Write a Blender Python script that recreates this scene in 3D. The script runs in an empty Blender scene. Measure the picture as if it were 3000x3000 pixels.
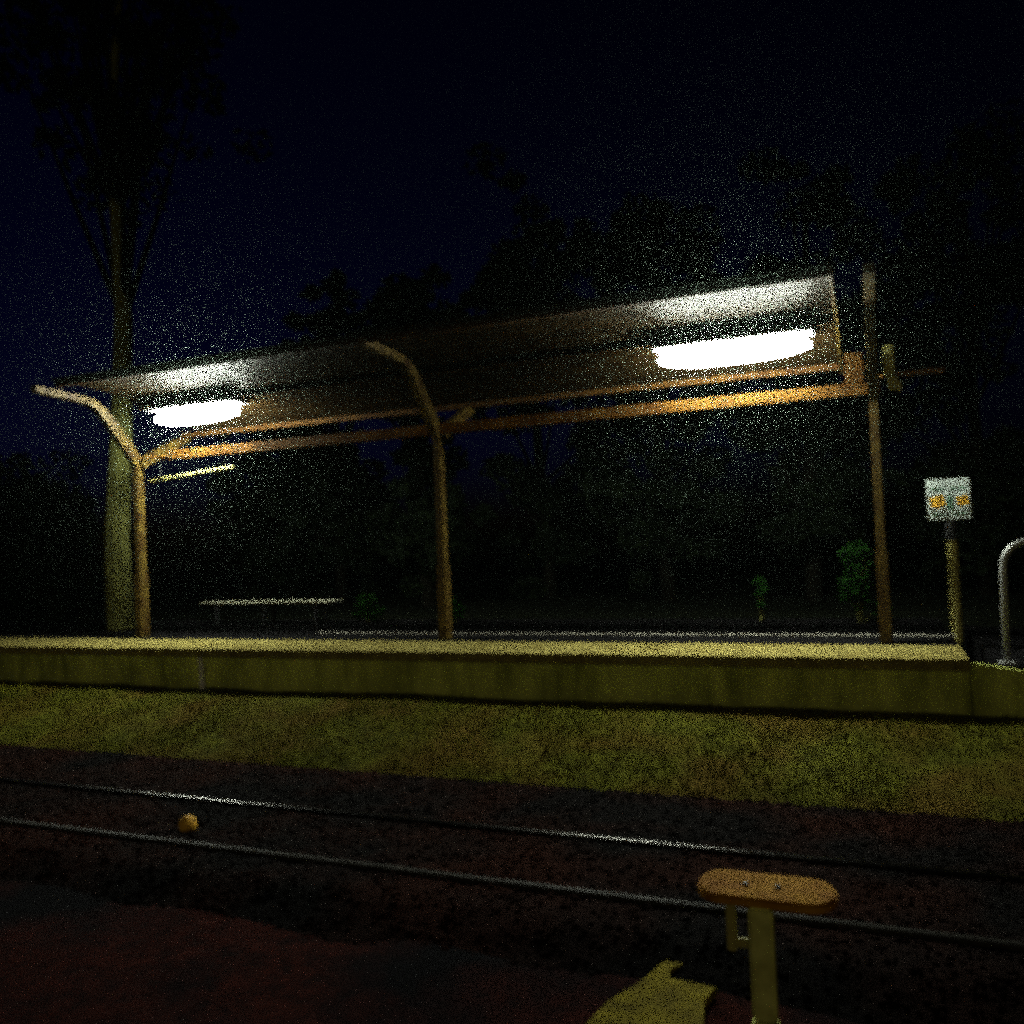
import bpy, bmesh, math, random
from mathutils import Vector, Matrix, noise

rnd = random.Random(7)
sc = bpy.context.scene
COL = sc.collection

# ------------------------------------------------------------------ camera
YAW, PITCH, ROLL, F, EYE = 0.3896, 0.0294, 0.0409, 2542.0, 2.4816
fw = Vector((-math.sin(YAW) * math.cos(PITCH), math.cos(YAW) * math.cos(PITCH), math.sin(PITCH)))
rt = Vector((math.cos(YAW), math.sin(YAW), 0))
up = rt.cross(fw)
c_, s_ = math.cos(ROLL), math.sin(ROLL)
r2 = c_ * rt - s_ * up
u2 = s_ * rt + c_ * up
cam = bpy.data.cameras.new("camera")
cam.sensor_width = 36
cam.lens = F / 3000 * 36
cam.clip_end = 600
camo = bpy.data.objects.new("camera", cam)
COL.objects.link(camo)
m = Matrix.Identity(4)
for i in range(3):
    m[i][0], m[i][1], m[i][2] = r2[i], u2[i], -fw[i]
m[0][3], m[1][3], m[2][3] = 0, 0, EYE
camo.matrix_world = m
sc.camera = camo

# ------------------------------------------------------------------ night sky and added warm fill
SKY_AZ = 305                       # last blue of dusk low on the left
SUN_EL, SUN_AZ = 14, 160          # added warm fill from behind the camera, for unseen station lamps
w = bpy.data.worlds.new("World")
sc.world = w
w.use_nodes = True
nt = w.node_tree
bg = nt.nodes["Background"]
sky = nt.nodes.new("ShaderNodeTexSky")
sky.sky_type = 'NISHITA'
sky.sun_disc = False
sky.sun_elevation = math.radians(-4.5)
sky.sun_rotation = math.radians(SKY_AZ)
tint = nt.nodes.new("ShaderNodeMix")
tint.data_type = 'RGBA'
tint.blend_type = 'MULTIPLY'
tint.inputs[0].default_value = 1.0
tint.inputs[7].default_value = (0.06, 0.07, 1.0, 1)
nt.links.new(sky.outputs[0], tint.inputs[6])
nt.links.new(tint.outputs[2], bg.inputs[0])
bg.inputs[1].default_value = 0.085
sun = bpy.data.lights.new("warm_fill", 'SUN')
sun.energy = 0.12
sun.angle = math.radians(12)
sun.color = (1.0, 0.84, 0.48)
suno = bpy.data.objects.new("warm_fill", sun)
COL.objects.link(suno)
az, el = math.radians(SUN_AZ), math.radians(SUN_EL)
d = Vector((math.sin(az) * math.cos(el), math.cos(az) * math.cos(el), math.sin(el)))
suno.rotation_euler = d.to_track_quat('Z', 'Y').to_euler()

sc.view_settings.view_transform = 'Standard'
sc.view_settings.look = 'None'
sc.view_settings.exposure = 0.0
sc.view_settings.gamma = 1.0
sc.render.engine = 'CYCLES'
sc.cycles.use_denoising = False       # high-ISO night picture: the sampling noise stays as grain
sc.cycles.use_adaptive_sampling = True
sc.cycles.adaptive_threshold = 0.4
sc.cycles.adaptive_min_samples = 10
sc.cycles.filter_width = 4.5
sc.cycles.max_bounces = 6
sc.cycles.volume_bounces = 0
sc.cycles.sample_clamp_indirect = 0.25
sc.cycles.caustics_reflective = False
sc.cycles.caustics_refractive = False

# ------------------------------------------------------------------ materials
MATS = {}


def mat(name, col, rough=0.8, metal=0.0, var=0.35, scale=6.0, col2=None, bump=0.0, detail=6.0, scale_z=1.0, big=None, spec=0.25):
    if name in MATS:
        return MATS[name]
    m = bpy.data.materials.new(name)
    m.use_nodes = True
    n, l = m.node_tree.nodes, m.node_tree.links
    b = n["Principled BSDF"]
    b.inputs["Roughness"].default_value = rough
    b.inputs["Metallic"].default_value = metal
    b.inputs["Specular IOR Level"].default_value = spec if metal < 0.5 else 0.5
    tc = n.new("ShaderNodeTexCoord")
    mp = n.new("ShaderNodeMapping")
    mp.inputs["Scale"].default_value = (1, 1, scale_z)
    l.new(tc.outputs["Object"], mp.inputs[0])
    ns = n.new("ShaderNodeTexNoise")
    ns.inputs["Scale"].default_value = scale
    ns.inputs["Detail"].default_value = detail
    ns.inputs["Roughness"].default_value = 0.65
    l.new(mp.outputs[0], ns.inputs["Vector"])
    cr = n.new("ShaderNodeValToRGB")
    c2 = col2 or tuple(max(0, c * (1 - var)) for c in col)
    cr.color_ramp.elements[0].position = 0.35
    cr.color_ramp.elements[1].position = 0.65
    cr.color_ramp.elements[0].color = (*c2, 1)
    cr.color_ramp.elements[1].color = (*col, 1)
    l.new(ns.outputs["Fac"], cr.inputs[0])
    out = cr.outputs[0]
    if big:
        n2 = n.new("ShaderNodeTexNoise")
        n2.inputs["Scale"].default_value = big[0]
        n2.inputs["Detail"].default_value = 3
        l.new(tc.outputs["Object"], n2.inputs["Vector"])
        r2_ = n.new("ShaderNodeValToRGB")
        r2_.color_ramp.elements[0].position = 0.42
        r2_.color_ramp.elements[1].position = 0.62
        r2_.color_ramp.elements[0].color = (0, 0, 0, 1)
        r2_.color_ramp.elements[1].color = (1, 1, 1, 1)
        l.new(n2.outputs["Fac"], r2_.inputs[0])
        mx = n.new("ShaderNodeMix")
        mx.data_type = 'RGBA'
        mx.inputs[7].default_value = (*big[1], 1)
        l.new(r2_.outputs[0], mx.inputs[0])
        l.new(out, mx.inputs[6])
        out = mx.outputs[2]
    l.new(out, b.inputs["Base Color"])
    if bump:
        bp = n.new("ShaderNodeBump")
        bp.inputs["Strength"].default_value = bump
        bp.inputs["Distance"].default_value = 0.02
        l.new(ns.outputs["Fac"], bp.inputs["Height"])
        l.new(bp.outputs[0], b.inputs["Normal"])
    MATS[name] = m
    return m


def emit(name, col, strength):
    m = bpy.data.materials.new(name)
    m.use_nodes = True
    b = m.node_tree.nodes["Principled BSDF"]
    b.inputs["Base Color"].default_value = (0.8, 0.8, 0.8, 1)
    b.inputs["Emission Color"].default_value = (*col, 1)
    b.inputs["Emission Strength"].default_value = strength
    return m


LAMP = 215.0
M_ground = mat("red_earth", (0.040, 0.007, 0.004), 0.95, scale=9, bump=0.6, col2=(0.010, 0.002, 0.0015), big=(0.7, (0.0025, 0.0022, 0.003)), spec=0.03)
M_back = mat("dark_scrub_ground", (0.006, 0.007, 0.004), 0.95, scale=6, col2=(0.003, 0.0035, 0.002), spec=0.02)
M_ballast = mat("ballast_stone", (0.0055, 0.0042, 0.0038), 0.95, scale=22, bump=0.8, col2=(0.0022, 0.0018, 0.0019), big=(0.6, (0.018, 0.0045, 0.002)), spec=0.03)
M_verge = mat("verge_soil", (0.075, 0.075, 0.007), 0.95, scale=5, bump=0.6, col2=(0.03, 0.03, 0.004), big=(0.9, (0.06, 0.04, 0.006)), spec=0.03)
M_grass = mat("dry_grass", (0.17, 0.175, 0.014), 0.8, scale=1.6, col2=(0.036, 0.044, 0.005), big=(0.7, (0.085, 0.06, 0.006)), spec=0.03)
M_wall = mat("mossy_wall_concrete", (0.66, 0.72, 0.17), 0.9, scale=2.6, col2=(0.24, 0.27, 0.055), bump=0.3, scale_z=0.3, spec=0.03)
M_cop = mat("coping_concrete", (0.27, 0.23, 0.07), 0.85, scale=5, col2=(0.14, 0.11, 0.028), bump=0.2, spec=0.02)
M_deck = mat("platform_asphalt", (0.007, 0.0065, 0.007), 0.95, scale=20, bump=0.4, spec=0.03)
M_line = mat("platform_line_paint", (0.34, 0.32, 0.26), 0.7, scale=9, var=0.5, spec=0.02)
M_steel = mat("ochre_steel_paint", (0.125, 0.082, 0.013), 0.5, scale=5, col2=(0.035, 0.015, 0.003), bump=0.05)
M_beam = mat("orange_brown_paint", (0.20, 0.088, 0.010), 0.5, scale=3, col2=(0.11, 0.042, 0.006))
M_purlin = mat("dark_purlin_paint", (0.05, 0.023, 0.004), 0.8, scale=3, spec=0.05, col2=(0.026, 0.010, 0.002))
M_roof = mat("brown_roof_sheet", (0.022, 0.013, 0.004), 0.6, scale=4, col2=(0.010, 0.0048, 0.0015), spec=0.03)
M_rooftop = mat("roof_sheet_far", (0.05, 0.055, 0.045), 0.7, scale=4, spec=0.03)
M_white = mat("white_enamel", (0.72, 0.72, 0.68), 0.45, scale=6, var=0.12)
M_galv = mat("galvanised_steel", (0.55, 0.56, 0.53), 0.45, 0.3, scale=14, var=0.3)
M_rail = mat("polished_rail_head", (0.036, 0.034, 0.031), 0.30, 1.0, scale=8, var=0.3)
M_rust = mat("rusty_rail_web", (0.09, 0.045, 0.03), 0.85, scale=14, spec=0.03)
M_wood = mat("sleeper_timber", (0.05, 0.036, 0.03), 0.95, scale=12, bump=0.5, spec=0.03)
M_bench = mat("bench_slat_paint", (0.50, 0.50, 0.36), 0.6, scale=8)
M_dark = mat("dark_metal", (0.03, 0.03, 0.032), 0.6)
M_yellow = mat("worn_yellow_paint", (0.24, 0.19, 0.012), 0.7, scale=5, col2=(0.08, 0.06, 0.005), bump=0.2, spec=0.02)
M_orange = mat("worn_orange_paint", (0.85, 0.50, 0.05), 0.6, scale=7, col2=(0.70, 0.34, 0.03))
M_postpale = mat("weathered_marker_paint", (0.80, 0.82, 0.26), 0.8, scale=6, col2=(0.46, 0.46, 0.14), spec=0.02)
M_signpost = mat("sign_post_paint", (0.46, 0.42, 0.12), 0.7, scale=8)
M_board = mat("sign_board_enamel", (0.50, 0.57, 0.53), 0.5, scale=9, var=0.2)
M_sgreen = mat("sign_green_enamel", (0.14, 0.26, 0.18), 0.5, scale=14, var=0.3)
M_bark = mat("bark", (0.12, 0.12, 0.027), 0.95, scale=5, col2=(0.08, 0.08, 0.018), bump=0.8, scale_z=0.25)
M_bark2 = mat("shaded_bark", (0.005, 0.0046, 0.003), 0.95, scale=5, bump=0.8, scale_z=0.25, spec=0.03)  # shade put into the colour, so limbs and rear trunks look unlit
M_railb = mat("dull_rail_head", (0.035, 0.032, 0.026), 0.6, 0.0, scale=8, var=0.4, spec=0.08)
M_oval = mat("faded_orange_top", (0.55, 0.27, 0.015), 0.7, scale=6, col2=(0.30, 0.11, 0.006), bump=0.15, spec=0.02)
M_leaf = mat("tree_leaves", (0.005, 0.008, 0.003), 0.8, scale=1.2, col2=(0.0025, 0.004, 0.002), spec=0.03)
M_bush = mat("bush_leaves", (0.006, 0.024, 0.003), 0.9, scale=4, spec=0.02, col2=(0.004, 0.016, 0.002))
M_lamp = emit("tube_glow", (0.93, 1.0, 0.86), LAMP)


# ------------------------------------------------------------------ mesh helpers
def link(name, bm, m, parent=None, smooth=False):
    me = bpy.data.meshes.new(name)
    bmesh.ops.recalc_face_normals(bm, faces=bm.faces)
    bm.to_mesh(me)
    bm.free()
    if smooth:
        for p in me.polygons:
            p.use_smooth = True
    o = bpy.data.objects.new(name, me)
    for k in (m if isinstance(m, (list, tuple)) else [m]):
        me.materials.append(k)
    COL.objects.link(o)
    if parent:
        o.parent = parent
        o.matrix_parent_inverse = Matrix.Translation(parent.location).inverted()
    return o


def raw(name, V, Fc, m, parent=None):
    me = bpy.data.meshes.new(name)
    me.from_pydata(V, [], Fc)
    me.materials.append(m)
    o = bpy.data.objects.new(name, me)
    COL.objects.link(o)
    if parent:
        o.parent = parent
        o.matrix_parent_inverse = Matrix.Translation(parent.location).inverted()
    return o


def tag(o, label=None, cat=None, group=None, kind=None):
    if label:
        o["label"] = label
    if cat:
        o["category"] = cat
    if group:
        o["group"] = group
    if kind:
        o["kind"] = kind
    return o


def thing(name, loc, label, cat, group=None):
    o = bpy.data.objects.new(name, None)
    o.location = loc
    o.empty_display_size = 0.2
    COL.objects.link(o)
    return tag(o, label, cat, group)


def box(bm, x0, x1, y0, y1, z0, z1, bev=0.0):
    r = bmesh.ops.create_cube(bm, size=1)
    v = r["verts"]
    for q in v:
        q.co = Vector(((x0 + x1) / 2 + q.co.x * (x1 - x0), (y0 + y1) / 2 + q.co.y * (y1 - y0), (z0 + z1) / 2 + q.co.z * (z1 - z0)))
    if bev:
        es = list({e for q in v for e in q.link_edges})
        bmesh.ops.bevel(bm, geom=es, offset=bev, segments=2, affect='EDGES')
    return bm


def prism(bm, pts, axis, a, b):
    """closed polygon pts in the plane normal to axis (0: pts are (y,z)), swept from a to b"""
    def co(p, t):
        return (t, p[0], p[1]) if axis == 0 else ((p[0], t, p[1]) if axis == 1 else (p[0], p[1], t))
    A = [bm.verts.new(co(p, a)) for p in pts]
    B = [bm.verts.new(co(p, b)) for p in pts]
    n = len(pts)
    bm.faces.new(A)
    bm.faces.new(B[::-1])
    for i in range(n):
        bm.faces.new((A[i], B[i], B[(i + 1) % n], A[(i + 1) % n]))
    return bm


def tube(bm, path, rad, n=12, cap=True):
    path = [Vector(p) for p in path]
    rads = rad if isinstance(rad, (list, tuple)) else [rad] * len(path)
    rings = []
    prev = None
    for i, p in enumerate(path):
        t = (path[min(i + 1, len(path) - 1)] - path[max(i - 1, 0)]).normalized()
        if prev is None:
            a = t.orthogonal().normalized()
        else:
            a = (prev - t * prev.dot(t)).normalized()
        prev = a
        b = t.cross(a)
        rings.append([bm.verts.new(p + rads[i] * (math.cos(2 * math.pi * k / n) * a + math.sin(2 * math.pi * k / n) * b)) for k in range(n)])
    for i in range(len(rings) - 1):
        for k in range(n):
            bm.faces.new((rings[i][k], rings[i][(k + 1) % n], rings[i + 1][(k + 1) % n], rings[i + 1][k]))
    if cap:
        bm.faces.new(rings[0][::-1])
        bm.faces.new(rings[-1])
    return bm


def strip(path, half):
    """closed outline of a polyline in a plane thickened by half (list or number)"""
    P = [Vector((p[0], p[1])) for p in path]
    L, R_ = [], []
    for i, p in enumerate(P):
        t = (P[min(i + 1, len(P) - 1)] - P[max(i - 1, 0)]).normalized()
        nrm = Vector((-t.y, t.x))
        h = half[i] if isinstance(half, (list, tuple)) else half
        L.append(tuple(p + nrm * h))
        R_.append(tuple(p - nrm * h))
    return L + R_[::-1]


def bez(p0, p1, p2, n=6):
    out = []
    for i in range(n + 1):
        t = i / n
        out.append(tuple((1 - t) ** 2 * a + 2 * t * (1 - t) * b + t * t * c for a, b, c in zip(p0, p1, p2)))
    return out


def sheet(bm, xs, ys, zf):
    g = [[bm.verts.new((x, y, zf(x, y))) for x in xs] for y in ys]
    for j in range(len(ys) - 1):
        for i in range(len(xs) - 1):
            bm.faces.new((g[j][i], g[j][i + 1], g[j + 1][i + 1], g[j + 1][i]))
    return bm


def frange(a, b, n):
    return [a + (b - a) * i / n for i in range(n + 1)]


def nz(x, y, s=1.0, z=0.0):
    return noise.noise(Vector((x * s, y * s, z)))


# ------------------------------------------------------------------ dimensions
ZP = 0.94                        # platform top
YE = 10.76                       # platform edge
YP = 12.29                       # line of the shelter posts
FX = (-12.53, -6.26, 0.13)       # the three frames
PX0, PX1 = -34.0, 0.95           # platform from / to

# ------------------------------------------------------------------ setting: ground
bm = bmesh.new()
sheet(bm, frange(-62, 42, 26), frange(-14, 62, 19), lambda x, y: -0.42 + (1.2 if y > 17 else 0))
tag(link("ground", bm, M_back), kind="structure")

bm = bmesh.new()
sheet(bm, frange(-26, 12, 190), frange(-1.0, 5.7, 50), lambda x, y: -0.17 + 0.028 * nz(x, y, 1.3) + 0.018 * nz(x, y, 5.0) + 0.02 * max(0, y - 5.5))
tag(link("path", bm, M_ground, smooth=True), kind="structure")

TZ = -0.115
bm = bmesh.new()


def bz(x, y):
    e = min(1, max(0, (min(y - 4.9, 8.75 - y)) / 0.5))
    return -0.22 + e * 0.185 + 0.014 * nz(x, y, 4) + 0.012 * nz(x, y, 11)


sheet(bm, frange(-30, 14, 300), frange(4.9, 8.75, 34), bz)
bmesh.ops.recalc_face_normals(bm, faces=bm.faces)
bm.verts.index_update()
BV = [v.co.copy() for v in bm.verts]
BF = [tuple(v.index for v in f.verts) for f in bm.faces]
bm.free()
ico = bmesh.new()
bmesh.ops.create_icosphere(ico, subdivisions=1, radius=1)
ico.verts.index_update()
IV = [v.co.copy() for v in ico.verts]
IF = [tuple(v.index for v in f.verts) for f in ico.faces]
ico.free()
# loose stones on the bed, all one ballast layer
for i in range(15000):
    x = rnd.uniform(-16, 4)
    y = rnd.uniform(4.9, 8.7)
    s = rnd.uniform(0.012, 0.03)
    k = Matrix.Rotation(rnd.uniform(0, 6), 3, 'Z') @ Matrix.Rotation(rnd.uniform(-.5, .5), 3, 'X')
    zz = bz(x, y)
    q0 = len(BV)
    for q in IV:
        BV.append(k @ Vector((s * q.x * rnd.uniform(.8, 1.3), s * q.y * rnd.uniform(.7, 1.1), s * q.z * rnd.uniform(.5, .9))) + Vector((x, y, zz)))
    BF.extend(tuple(q0 + f for f in fc) for fc in IF)
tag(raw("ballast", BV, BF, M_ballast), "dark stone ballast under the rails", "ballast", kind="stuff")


def vz(x, y):
    t = max(0, min(1, (y - 8.35) / (YE - 8.35)))
    return -0.27 + 0.60 * (t ** 0.8) + 0.035 * nz(x, y, 0.9) + 0.02 * nz(x, y, 3.1)


bm = bmesh.new()
sheet(bm, frange(-30, 14, 220), frange(8.35, YE + 0.02, 26), vz)
tag(link("verge", bm, M_verge, smooth=True), kind="structure")

GV, GF = [], []
for i in range(42000):
    x = rnd.uniform(-15.5, 4.0)
    y = rnd.uniform(8.15, YE - 0.03)
    if y < 8.55 + 0.28 * nz(x, 0, 1.7) + 0.15 * nz(x, 3, 6) and not (y > 8.2 and nz(x, y, 1.1, 2.0) > 0.32 and rnd.random() < .6):
        continue
    if nz(x, y, 0.8, 4.0) < -0.28 and rnd.random() < 0.75:
        continue
    edge = min(1, (y - 8.4) / 0.35 + 0.25)
    h = rnd.uniform(0.03, 0.095) * (0.8 + 0.6 * nz(x, y, 0.7, 9.0)) * edge
    a = rnd.uniform(0, 6.283)
    wd = rnd.uniform(0.005, 0.010)
    z = max(vz(x, y), bz(x, y)) - 0.005
    lx, ly = rnd.uniform(-.6, .6) * h, rnd.uniform(-.6, .6) * h
    GV.append((x - wd * math.cos(a), y - wd * math.sin(a), z))
    GV.append((x + wd * math.cos(a), y + wd * math.sin(a), z))
    GV.append((x + lx, y + ly, z + h))
    q0 = len(GV) - 3
    GF.append((q0, q0 + 1, q0 + 2))
tag(raw("grass", GV, GF, M_grass), "short dry yellow green grass on the bank below the platform", "grass", kind="stuff")

# ------------------------------------------------------------------ platform
plat = thing("station_platform", (-8, YE, 0), "long low station platform with a pale yellow edge and a mossy concrete front wall", "platform")
bm = bmesh.new()
box(bm, PX0, PX1, YE + 0.03, YE + 0.28, -0.2, ZP - 0.13)
link("front_wall", bm, M_wall, plat)
bm = bmesh.new()
x = PX0
while x < PX1 - 0.01:
    x1 = min(x + 1.2, PX1)
    box(bm, x + 0.004, x1 - 0.004, YE - 0.04, YE + 1.17, ZP - 0.128, ZP, 0.006)
    x = x1
link("coping", bm, M_cop, plat)
bm = bmesh.new()
box(bm, PX0, PX1, YE + 1.175, 15.4, ZP - 0.4, ZP - 0.02)
link("deck", bm, M_deck, plat)
bm = bmesh.new()
box(bm, -9.2, 1.0, 13.0, 13.16, ZP - 0.02, ZP - 0.014)
link("painted_line", bm, M_line, plat)
bm = bmesh.new()
box(bm, PX1 - 0.22, PX1 - 0.002, YE + 0.285, 15.4, -0.2, ZP - 0.41)
link("end_wall", bm, M_wall, plat)

bm = bmesh.new()
prism(bm, [(1.25, -0.3), (1.25, 0.86), (7.5, 0.55), (7.5, -0.3)], 1, YE + 0.12, 14.9)
ramp = tag(link("access_ramp", bm, M_deck), "dark sloping ramp beside the right end of the platform", "ramp")
bm = bmesh.new()
prism(bm, [(PX1 + 0.004, -0.3), (PX1 + 0.004, 0.90), (1.5, 0.81), (7.5, 0.52), (7.5, -0.3)], 1, YE + 0.0, YE + 0.115)
link("side_wall", bm, M_wall, ramp)

# ------------------------------------------------------------------ shelter
sh = thing("platform_shelter", (-6.26, YP, ZP), "long open platform shelter with three Y shaped ochre steel frames and a brown raised roof", "shelter")
VAL = (YP, 4.13)
KNEE = (11.37, 5.16)
TIP = (10.12, 5.24)
FK = (13.46, 4.69)
FT = (13.62, 4.745)
near = [VAL, (11.62, 4.88)] + bez((11.62, 4.88), KNEE, (11.08, 5.18), 5)[1:] + [TIP]
far = [(YP + 0.02, 4.13), (13.15, 4.545)] + [FK, FT]
for X in FX:
    bm = bmesh.new()
    box(bm, X - 0.058, X + 0.058, YP - 0.09, YP + 0.09, ZP + 0.005, VAL[1] + 0.025, 0.012)
    p = link("post", bm, M_steel, sh)
    bm = bmesh.new()
    box(bm, X - 0.075, X + 0.075, YP - 0.11, YP + 0.11, ZP - 0.018, ZP + 1.15, 0.015)
    link("post_sleeve", bm, M_steel, p)
    n_ = len(near)
    bm = bmesh.new()
    prism(bm, strip(near, [0.105 - 0.05 * i / (n_ - 1) for i in range(n_)]), 0, X - 0.06, X + 0.06)
    link("near_arm", bm, M_steel, sh)
    n_ = len(far)
    bm = bmesh.new()
    prism(bm, strip(far, [0.10 - 0.045 * i / (n_ - 1) for i in range(n_)]), 0, X - 0.057, X + 0.057)
    link("far_arm", bm, M_steel, sh)

RX0, RX1 = -12.1, -0.29
# brown roof sheet: nearly level over the near arms, then falling to its low rear edge on the far arms
prof = [(10.10, 5.335), (10.7, 5.335), (11.25, 5.305), (11.8, 5.20), (12.5, 5.05), (13.2, 4.885), (13.66, 4.79)]
bm = bmesh.new()
prism(bm, strip(prof, 0.018), 0, RX0, RX1)
roof = link("roof_sheet", bm, M_roof, sh)
bm = bmesh.new()
prism(bm, strip([(a, b - 0.07) for a, b in prof], 0.05), 0, RX1 + 0.002, RX1 + 0.045)
link("end_flashing", bm, M_steel, roof)
# long members
bm = bmesh.new()
prism(bm, [(YP - 0.07, 4.165), (YP + 0.07, 4.165), (YP + 0.09, 4.30), (YP + 0.065, 4.30), (YP + 0.05, 4.20), (YP - 0.05, 4.20), (YP - 0.075, 4.32), (YP - 0.10, 4.32)], 0, FX[0] + 0.80, 0.22)
link("valley_gutter", bm, M_beam, sh)
bm = bmesh.new()
tube(bm, [(FX[0] + 0.06, YP - 0.02, 4.22), (FX[0] + 0.80, YP - 0.02, 4.22)], 0.03, 8)
link("gutter_outlet", bm, M_beam, sh)
bm = bmesh.new()
box(bm, 0.45, 0.98, YP - 0.03, YP + 0.03, 4.36, 4.42)
box(bm, 0.22, 0.452, YP - 0.02, YP + 0.02, 4.37, 4.41)
link("gutter_spout", bm, M_beam, sh)
for y, z, a, b in ((13.44, 4.768, FX[0], RX1), (10.2, 5.27, RX0, RX1), (11.9, 5.11, RX0, RX1)):
    bm = bmesh.new()
    box(bm, a, b, y - 0.035, y + 0.035, z - 0.045, z + 0.045)
    link("purlin", bm, M_purlin, sh)
bm = bmesh.new()
box(bm, -0.20, 0.03, YP - 0.24, YP - 0.17, 4.30, 4.70, 0.01)
link("junction_box", bm, M_beam, sh)

# ------------------------------------------------------------------ lamps (lit in the photo)
for cx, half, lab in ((-10.84, 0.94, "glowing fluorescent strip light under the shelter roof beside the leftmost frame"),
                      (-1.60, 1.02, "larger looking glowing fluorescent strip light at the right end of the shelter roof")):
    LY, LZ = 11.98, 4.93
    t = thing("strip_light", (cx, LY, LZ), lab, "lamp", "lit strip lights under the shelter roof")
    bm = bmesh.new()
    box(bm, cx - half - 0.03, cx + half + 0.03, LY - 0.25, LY + 0.25, LZ + 0.062, LZ + 0.085)  # plate widened to block lamp light from the roof above
    link("housing", bm, M_white, t)
    bm = bmesh.new()
    path, rad = [], []
    for q in range(25):                      # long capsule, swollen to imitate the lamp's bloom
        u = -1 + 2 * q / 24
        u = math.sin(u * math.pi / 2)
        path.append((cx + half * u, LY, LZ - 0.075))
        rad.append(max(0.004, 0.145 * (1 - abs(u) ** 2.6) ** 0.5))
    tube(bm, path, rad, 20)
    link("diffuser_bloom", bm, M_lamp, t, True)
    for dx in (-0.6, 0.6):
        bm = bmesh.new()
        tube(bm, [(cx + dx, LY, LZ + 0.084), (cx + dx, LY, LZ + 0.225)], 0.02, 8)
        link("hanger", bm, M_dark, t)

# loudspeaker hung on the right post
t = thing("loudspeaker", (0.34, YP, 4.4), "small pale loudspeaker fixed beside the top of the right shelter post", "loudspeaker")
bm = bmesh.new()
box(bm, 0.27, 0.40, YP - 0.18, YP - 0.02, 4.36, 4.76, 0.02)
link("cabinet", bm, M_signpost, t)
bm = bmesh.new()
prism(bm, [(0.31, 4.19), (0.47, 4.15), (0.47, 4.26), (0.40, 4.345), (0.30, 4.345)], 1, YP - 0.17, YP - 0.05)
link("horn", bm, M_signpost, t)
bm = bmesh.new()
tube(bm, [(0.20, YP, 4.3), (0.34, YP - 0.1, 4.352)], 0.02, 8)
link("bracket", bm, M_dark, t)

# pale rail hanging under the gutter at the left
t = thing("hanging_rail", (-11.3, 12.2, 3.85), "thin pale rail hanging under the gutter next to the left post", "rail")
bm = bmesh.new()
tube(bm, [(-12.30, 12.35, 3.80), (-10.25, 12.20, 3.915)], 0.035, 8)
link("bar", bm, M_signpost, t)
for X, z in ((-12.0, 3.82), (-10.5, 3.90)):
    bm = bmesh.new()
    tube(bm, [(X, 12.29, z + 0.03), (X, 12.29, 4.2)], 0.012, 6)
    link("hanger", bm, M_dark, t)

# ------------------------------------------------------------------ bench on the platform
t = thing("bench", (-11.4, 14.5, ZP), "pale topped bench at the back of the platform inside the left shelter bay", "bench")
for k in range(4):
    bm = bmesh.new()
    box(bm, -13.0, -9.75, 14.28 + k * 0.115, 14.385 + k * 0.115, ZP + 0.42, ZP + 0.455, 0.006)
    link("seat_slat", bm, M_bench, t)
for X in (-12.6, -11.4, -10.15):
    bm = bmesh.new()
    box(bm, X - 0.03, X + 0.03, 14.32, 14.38, ZP - 0.02, ZP + 0.42)
    box(bm, X - 0.03, X + 0.03, 14.64, 14.70, ZP - 0.02, ZP + 0.42)
    box(bm, X - 0.03, X + 0.03, 14.38, 14.64, ZP + 0.33, ZP + 0.418)
    link("leg_frame", bm, M_dark, t)

# ------------------------------------------------------------------ sign on the platform end
t = thing("platform_sign", (1.05, 13.62, ZP), "square white sign with two orange symbols on a post at the platform end", "sign")
SY = 13.62
SH = 0.0
bm = bmesh.new()
tube(bm, [(1.06, SY + 0.06, 0.55), (1.06, SY + 0.06, 2.98)], 0.075, 14)
link("post", bm, M_signpost, t)
bm = bmesh.new()
box(bm, 0.765, 1.325, SY - 0.03, SY - 0.02 + 0.005, 2.48, 3.06, 0.006)
bd = link("board", bm, M_board, t)
bm = bmesh.new()
tube(bm, [(1.06, SY + 0.05, 2.20), (1.06, SY + 0.05, 2.47)], 0.085, 14)
link("clamp", bm, M_dark, t)


def sym(cx, cz, r):
    bm = bmesh.new()
    pts = []
    for i in range(12):
        a = i * math.pi / 6 + 0.26
        rr = r * (1.0 if i % 3 else 0.72)
        pts.append((cx + rr * 1.1 * math.cos(a), cz + rr * math.sin(a)))
    prism(bm, pts, 1, SY - 0.037, SY - 0.0302)
    link("orange_symbol", bm, M_orange, bd)


sym(0.90, 2.74, 0.10)
sym(1.22, 2.745, 0.082)
for (a, b, z0, z1) in ((0.82, 1.02, 2.90, 2.93), (1.08, 1.27, 2.90, 2.93), (1.02, 1.10, 2.62, 2.82), (0.84, 1.05, 2.54, 2.565), (1.10, 1.27, 2.55, 2.575)):
    bm = bmesh.new()
    box(bm, a, b, SY - 0.035, SY - 0.0302, z0, z1)
    link("green_mark", bm, M_sgreen, bd)

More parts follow.
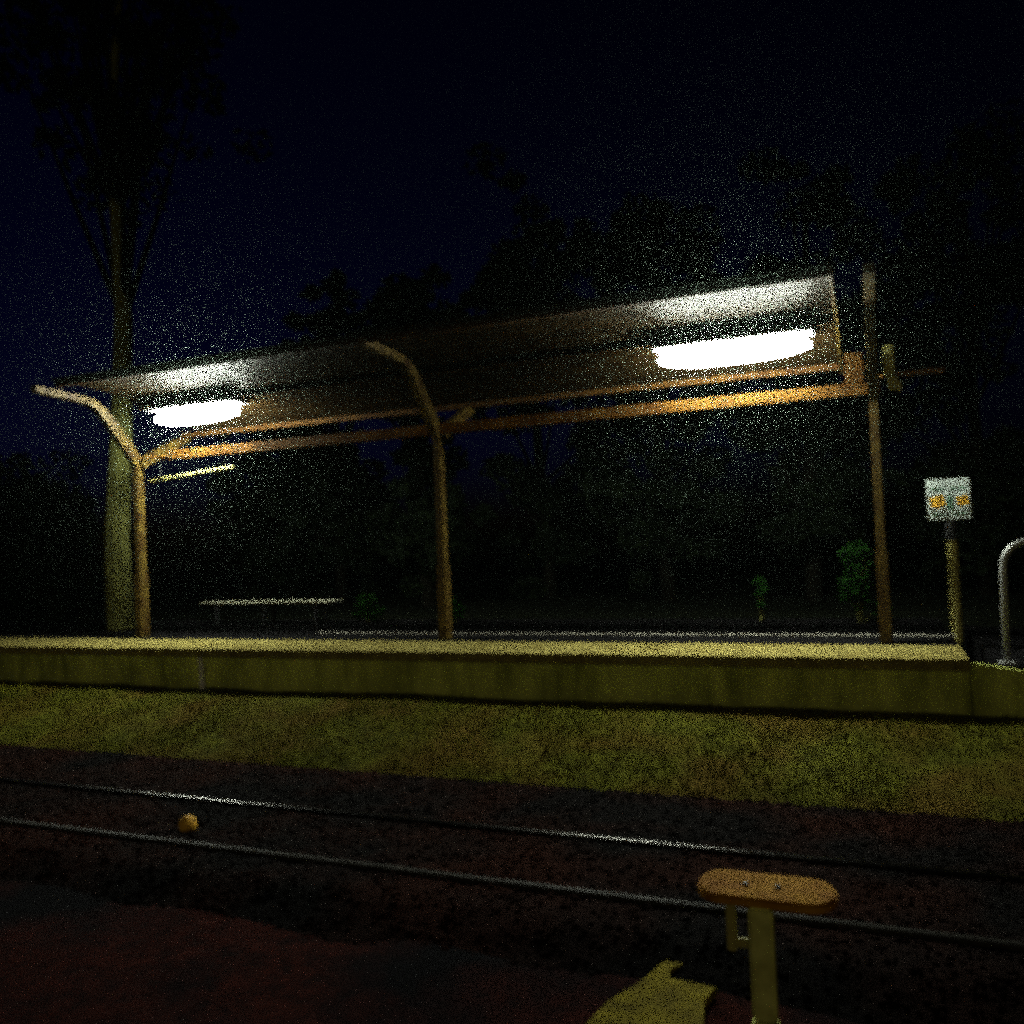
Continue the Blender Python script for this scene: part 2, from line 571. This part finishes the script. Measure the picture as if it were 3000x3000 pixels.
# ------------------------------------------------------------------ handrail hoop at the right edge
t = thing("handrail", (1.36, 11.1, 0.86), "pale tubular hoop handrail standing at the start of the ramp", "handrail")
bm = bmesh.new()
path = [(1.345, 11.1, 0.82), (1.36, 11.1, 1.90)]
for i in range(1, 9):
    a = math.pi - i * math.pi / 16
    path.append((1.66 + 0.30 * math.cos(a), 11.1, 1.93 + 0.29 * math.sin(a)))
path += [(2.6, 11.1, 2.20)]
for i in range(1, 9):
    a = math.pi / 2 - i * math.pi / 16
    path.append((2.6 + 0.30 * math.cos(a), 11.1, 1.91 + 0.29 * math.sin(a)))
path += [(2.9, 11.1, 0.74)]
tube(bm, path, 0.036, 12)
link("hoop", bm, M_galv, t, True)
bm = bmesh.new()
box(bm, 1.26, 1.43, 11.02, 11.18, 0.845, 0.87, 0.004)
link("base_plate", bm, M_galv, t)

# drain pipe on the wall
t = thing("drain_pipe", (-9.76, 10.74, 0.5), "thin pale drain pipe on the platform wall right of the left post", "pipe")
bm = bmesh.new()
tube(bm, [(-9.80, 10.74, 0.80), (-9.765, 10.735, 0.66), (-9.75, 10.735, 0.32)], [0.03, 0.042, 0.05], 10)
link("pipe", bm, M_white, t)
bm = bmesh.new()
box(bm, -9.83, -9.70, 10.735, 10.79, 0.60, 0.63)
link("bracket", bm, M_galv, t)

# ------------------------------------------------------------------ track
YR = 6.9056
for y, lab in ((YR, "steel rail nearer the platform with a bright glint along its head"),
               (YR - 1.067, "thin dull steel rail on the track side away from the platform")):
    t = thing("rail", (-8, y, 0), lab, "rail", "two rails of the track")
    xs = frange(-34, 16, 50)
    bm = bmesh.new()
    crown = [(y + 0.036 * math.sin(a), -0.012 + 0.012 * (math.cos(a))) for a in [math.radians(k * 15 - 90) for k in range(13)]]
    prism(bm, crown + [(y + 0.036, -0.035), (y - 0.036, -0.035)], 0, -34, 16)
    h = link("head", bm, M_rail if y == YR else M_railb, t)
    for p in h.data.polygons:
        p.use_smooth = p.normal.z > 0.1
    bm = bmesh.new()
    prism(bm, [(y - 0.009, -0.0352), (y + 0.009, -0.0352), (y + 0.009, -0.115), (y + 0.06, -0.128), (y + 0.06, -0.138), (y - 0.06, -0.138), (y - 0.06, -0.128), (y - 0.009, -0.115)], 0, -34, 16)
    link("web", bm, M_rust, t)
bm = bmesh.new()
box(bm, -0.115, 0.115, -1.05, 1.05, -0.09, 0.0, 0.012)
s0 = link("sleeper", bm, M_wood)
SL = "dark timber railway sleeper lying under the two rails"
tag(s0, SL, "sleeper", "timber sleepers under the rails")
n = 0
x = -22.0
while x < 5.0:
    o = s0 if n == 0 else s0.copy()
    if n:
        COL.objects.link(o)
    o.location = (x, YR - 0.533 + rnd.uniform(-.03, .03), -0.139)
    o.rotation_euler = (0, 0, rnd.uniform(-.012, .012))
    n += 1
    x += 0.66

# little orange marker between the rails
t = thing("track_marker", (-5.85, 6.2, -0.12), "small orange dome marker on the ballast between the two rails", "marker")
bm = bmesh.new()
bmesh.ops.create_uvsphere(bm, u_segments=16, v_segments=10, radius=0.082)
for v in bm.verts:
    v.co = Vector((v.co.x, v.co.y, v.co.z * 1.02)) + Vector((-5.85, 6.2, 0.0))
link("dome", bm, M_orange, t, True)
bm = bmesh.new()
tube(bm, [(-5.85, 6.2, -0.17), (-5.85, 6.2, -0.07)], [0.09, 0.06], 12)
link("foot", bm, M_dark, t)

# ------------------------------------------------------------------ foreground T post and yellow board
t = thing("tee_post", (-0.57, 4.25, -0.15), "T shaped marker post with a flat oval orange top in the foreground", "marker post")
bm = bmesh.new()
top = []
for k in range(12):
    a = -math.pi / 2 + math.pi * k / 11
    top.append((-0.335 + 0.12 * math.cos(a), 4.28 + 0.165 * math.sin(a)))
for k in range(12):
    a = math.pi / 2 + math.pi * k / 11
    top.append((-0.735 + 0.12 * math.cos(a), 4.28 + 0.165 * math.sin(a)))
prism(bm, top, 2, 0.745, 0.785)
bmesh.ops.bevel(bm, geom=[e for e in bm.edges if abs(e.verts[0].co.z - e.verts[1].co.z) < .001 and e.verts[0].co.z > .77], offset=0.012, segments=2, affect='EDGES')
link("oval_top", bm, M_oval, t)
for bx in (-0.63, -0.48):
    bm = bmesh.new()
    tube(bm, [(bx, 4.27, 0.7852), (bx, 4.27, 0.795)], 0.014, 6)
    link("bolt", bm, M_dark, t)
bm = bmesh.new()
box(bm, -0.66, -0.45, 4.17, 4.36, 0.725, 0.7445)
link("fixing_plate", bm, M_dark, t)
bm = bmesh.new()
box(bm, -0.615, -0.495, 4.15, 4.25, -0.2, 0.20, 0.012)
link("lower_post", bm, M_postpale, t)
bm = bmesh.new()
box(bm, -0.610, -0.500, 4.155, 4.245, 0.206, 0.724, 0.012)
link("upper_post", bm, M_postpale, t)
bm = bmesh.new()
box(bm, -0.715, -0.67, 4.18, 4.22, 0.50, 0.722, 0.006)
box(bm, -0.672, -0.608, 4.19, 4.21, 0.52, 0.56)
link("side_strap", bm, M_signpost, t)

zz = [(1.2, 4.0)]
outl = [(-1.24, 5.44), (-1.00, 5.51), (-1.07, 5.30), (-1.22, 5.13), (-1.20, 5.02), (-0.92, 5.00), (-0.97, 4.83), (-0.90, 4.45), (-1.30, 4.30), (-1.52, 4.42), (-1.47, 4.68), (-1.37, 4.88), (-1.30, 5.08)]
bm = bmesh.new()
prism(bm, outl, 2, -0.15, -0.10)
bmesh.ops.bevel(bm, geom=[e for e in bm.edges], offset=0.006, segments=1, affect='EDGES')
tag(link("painted_board", bm, M_yellow), "worn yellow board with a zigzag outline lying on the ground left of the T post", "board")


# ------------------------------------------------------------------ vegetation
def leaves(L, c, r, n, size, flat=1.0):
    V, Fc = L
    for i in range(n):
        while True:
            p = Vector((rnd.uniform(-1, 1), rnd.uniform(-1, 1), rnd.uniform(-1, 1)))
            if 0.15 < p.length < 1:
                break
        p = Vector((p.x * r, p.y * r, p.z * r * flat)) + c
        a = Vector((rnd.gauss(0, 1), rnd.gauss(0, 1), rnd.gauss(0, 1))).normalized()
        b = a.orthogonal().normalized()
        s = size * rnd.uniform(.6, 1.3)
        q0 = len(V)
        V.extend((p + a * s, p + b * s * .45, p - a * s, p - b * s * .45))
        Fc.append((q0, q0 + 1, q0 + 2, q0 + 3))


def tree(x, y, h, spread, base, label, clumps=26, lean=0.0, trunk_r=0.2, crown_from=0.35, leaf=0.16, name="tree", cat="tree", group="dark trees behind the platform", per=150):
    t = thing(name, (x, y, base), label, cat, group)
    bm = bmesh.new()
    top = Vector((x + lean, y, base + h * 0.86))
    path = [Vector((x, y, base - 0.2)).lerp(top, k / 6) + Vector((rnd.uniform(-.08, .08), rnd.uniform(-.08, .08), 0)) * (k > 0) for k in range(7)]
    tube(bm, path, [trunk_r * (1 - 0.75 * k / 6) for k in range(7)], 10)
    bml = bmesh.new()
    bmc = ([], [])
    for i in range(clumps):
        u = rnd.uniform(crown_from, 1.0)
        wv = math.sin(math.pi * min(1, max(0.12, (1.06 - u) / (1.06 - crown_from)))) ** 0.7
        a = rnd.uniform(0, 6.283)
        rr = spread * wv * rnd.uniform(.25, 1.0)
        p = Vector((x + lean * u + rr * math.cos(a), y + rr * math.sin(a), base + h * u * 0.96))
        j = path[min(6, max(1, int(u * 5)))]
        tube(bml, [j, j.lerp(p, .55) + Vector((0, 0, -.12)), p], [trunk_r * .3, trunk_r * .18, trunk_r * .07], 5)
        for q in range(4):
            leaves(bmc, p + Vector((rnd.gauss(0, .22), rnd.gauss(0, .22), rnd.gauss(0, .16))) * spread, rnd.uniform(.35, 1.0) * spread * .26, per // 4, leaf, .75)
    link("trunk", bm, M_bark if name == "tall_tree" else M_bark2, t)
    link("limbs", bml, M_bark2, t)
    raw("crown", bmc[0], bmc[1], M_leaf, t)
    return t


# tall bare trunk close behind the left post
tree(-14.4, 13.55, 15.5, 2.6, 0.8, "tall tree whose straight pale trunk rises just left of the left shelter post", 30, 0.35, 0.29, 0.66, 0.13, name="tall_tree", group="dark trees behind the platform")
TREES = [
    (-26.5, 20.5, 4.2, 3.6, "low dark tree at the far left edge behind the platform"),
    (-14.6, 22.0, 9.6, 2.3, "dark tree second from the left, right of the tall trunk"),
    (-10.6, 20.0, 8.8, 2.0, "narrow dark tree behind the middle of the left shelter bay"),
    (-8.2, 22.5, 11.3, 2.5, "dark tree right above the middle shelter post"),
    (-4.6, 21.0, 10.2, 2.4, "dark tree behind the left half of the right shelter bay"),
    (-1.2, 20.5, 10.6, 2.1, "dark tree standing behind the right strip light"),
    (2.4, 22.0, 9.9, 2.6, "dark tree behind the right shelter post"),
    (6.0, 21.0, 9.3, 2.6, "rightmost dark tree behind the white sign"),
    (-18.0, 24.0, 7.0, 2.4, "shorter dark tree behind the tall pale trunk"),
]
for x, y, h, s, lab in TREES:
    tree(x, y, h, s, 0.78, lab, 34, rnd.uniform(-.4, .4), 0.2, 0.12, 0.15, per=300)


def bush(x, y, z, rx, h, lab, n):
    t = thing("bush", (x, y, z), lab, "bush", "green bushes at the back of the platform")
    bm = ([], [])
    bs = bmesh.new()
    for i in range(n):
        a = rnd.uniform(0, 6.283)
        u = rnd.uniform(.15, .95)
        rr = rx * rnd.uniform(.1, .8) * (1 - .5 * u)
        p = Vector((x + rr * math.cos(a), y + .6 * rr * math.sin(a), z + h * u))
        tube(bs, [(x, y, z - 0.1), (x + .4 * (p.x - x), y + .4 * (p.y - y), z + .5 * h * u), p], [.018, .012, .005], 5)
        leaves(bm, p, min(rx, h) * .36, 60, .05, .9)
    link("stems", bs, M_bark, t)
    raw("foliage", bm[0], bm[1], M_bush, t)


bush(-0.2, 14.75, ZP - .02, 0.5, 1.25, "tall green bush just left of the foot of the right shelter post", 22)
bush(-1.75, 15.1, ZP - .02, 0.16, 0.78, "small sprig of green leaves in the right shelter bay", 6)
bush(-7.4, 14.9, ZP - .02, 0.30, 0.42, "low green bush just right of the middle shelter post", 9)
bush(-9.3, 14.9, ZP - .02, 0.42, 0.5, "low green bush between the bench and the middle shelter post", 10)

# ------------------------------------------------------------------ added haze imitating lens bloom round the lamps
HAZE = 0.0015
bm = bmesh.new()
box(bm, -64, 44, -16, 64, -1.5, 24)
hz = link("haze", bm, [])
hm = bpy.data.materials.new("bloom_haze")
hm.use_nodes = True
hn = hm.node_tree
hn.nodes.remove(hn.nodes["Principled BSDF"])
pv = hn.nodes.new("ShaderNodeVolumePrincipled")
pv.inputs["Color"].default_value = (0.75, 1.0, 0.82, 1)
pv.inputs["Density"].default_value = HAZE
pv.inputs["Anisotropy"].default_value = 0.975
hn.links.new(pv.outputs[0], hn.nodes["Material Output"].inputs["Volume"])
hz.data.materials.append(hm)
tag(hz, "thin added haze imitating lens bloom round the lamps", "haze", kind="stuff")
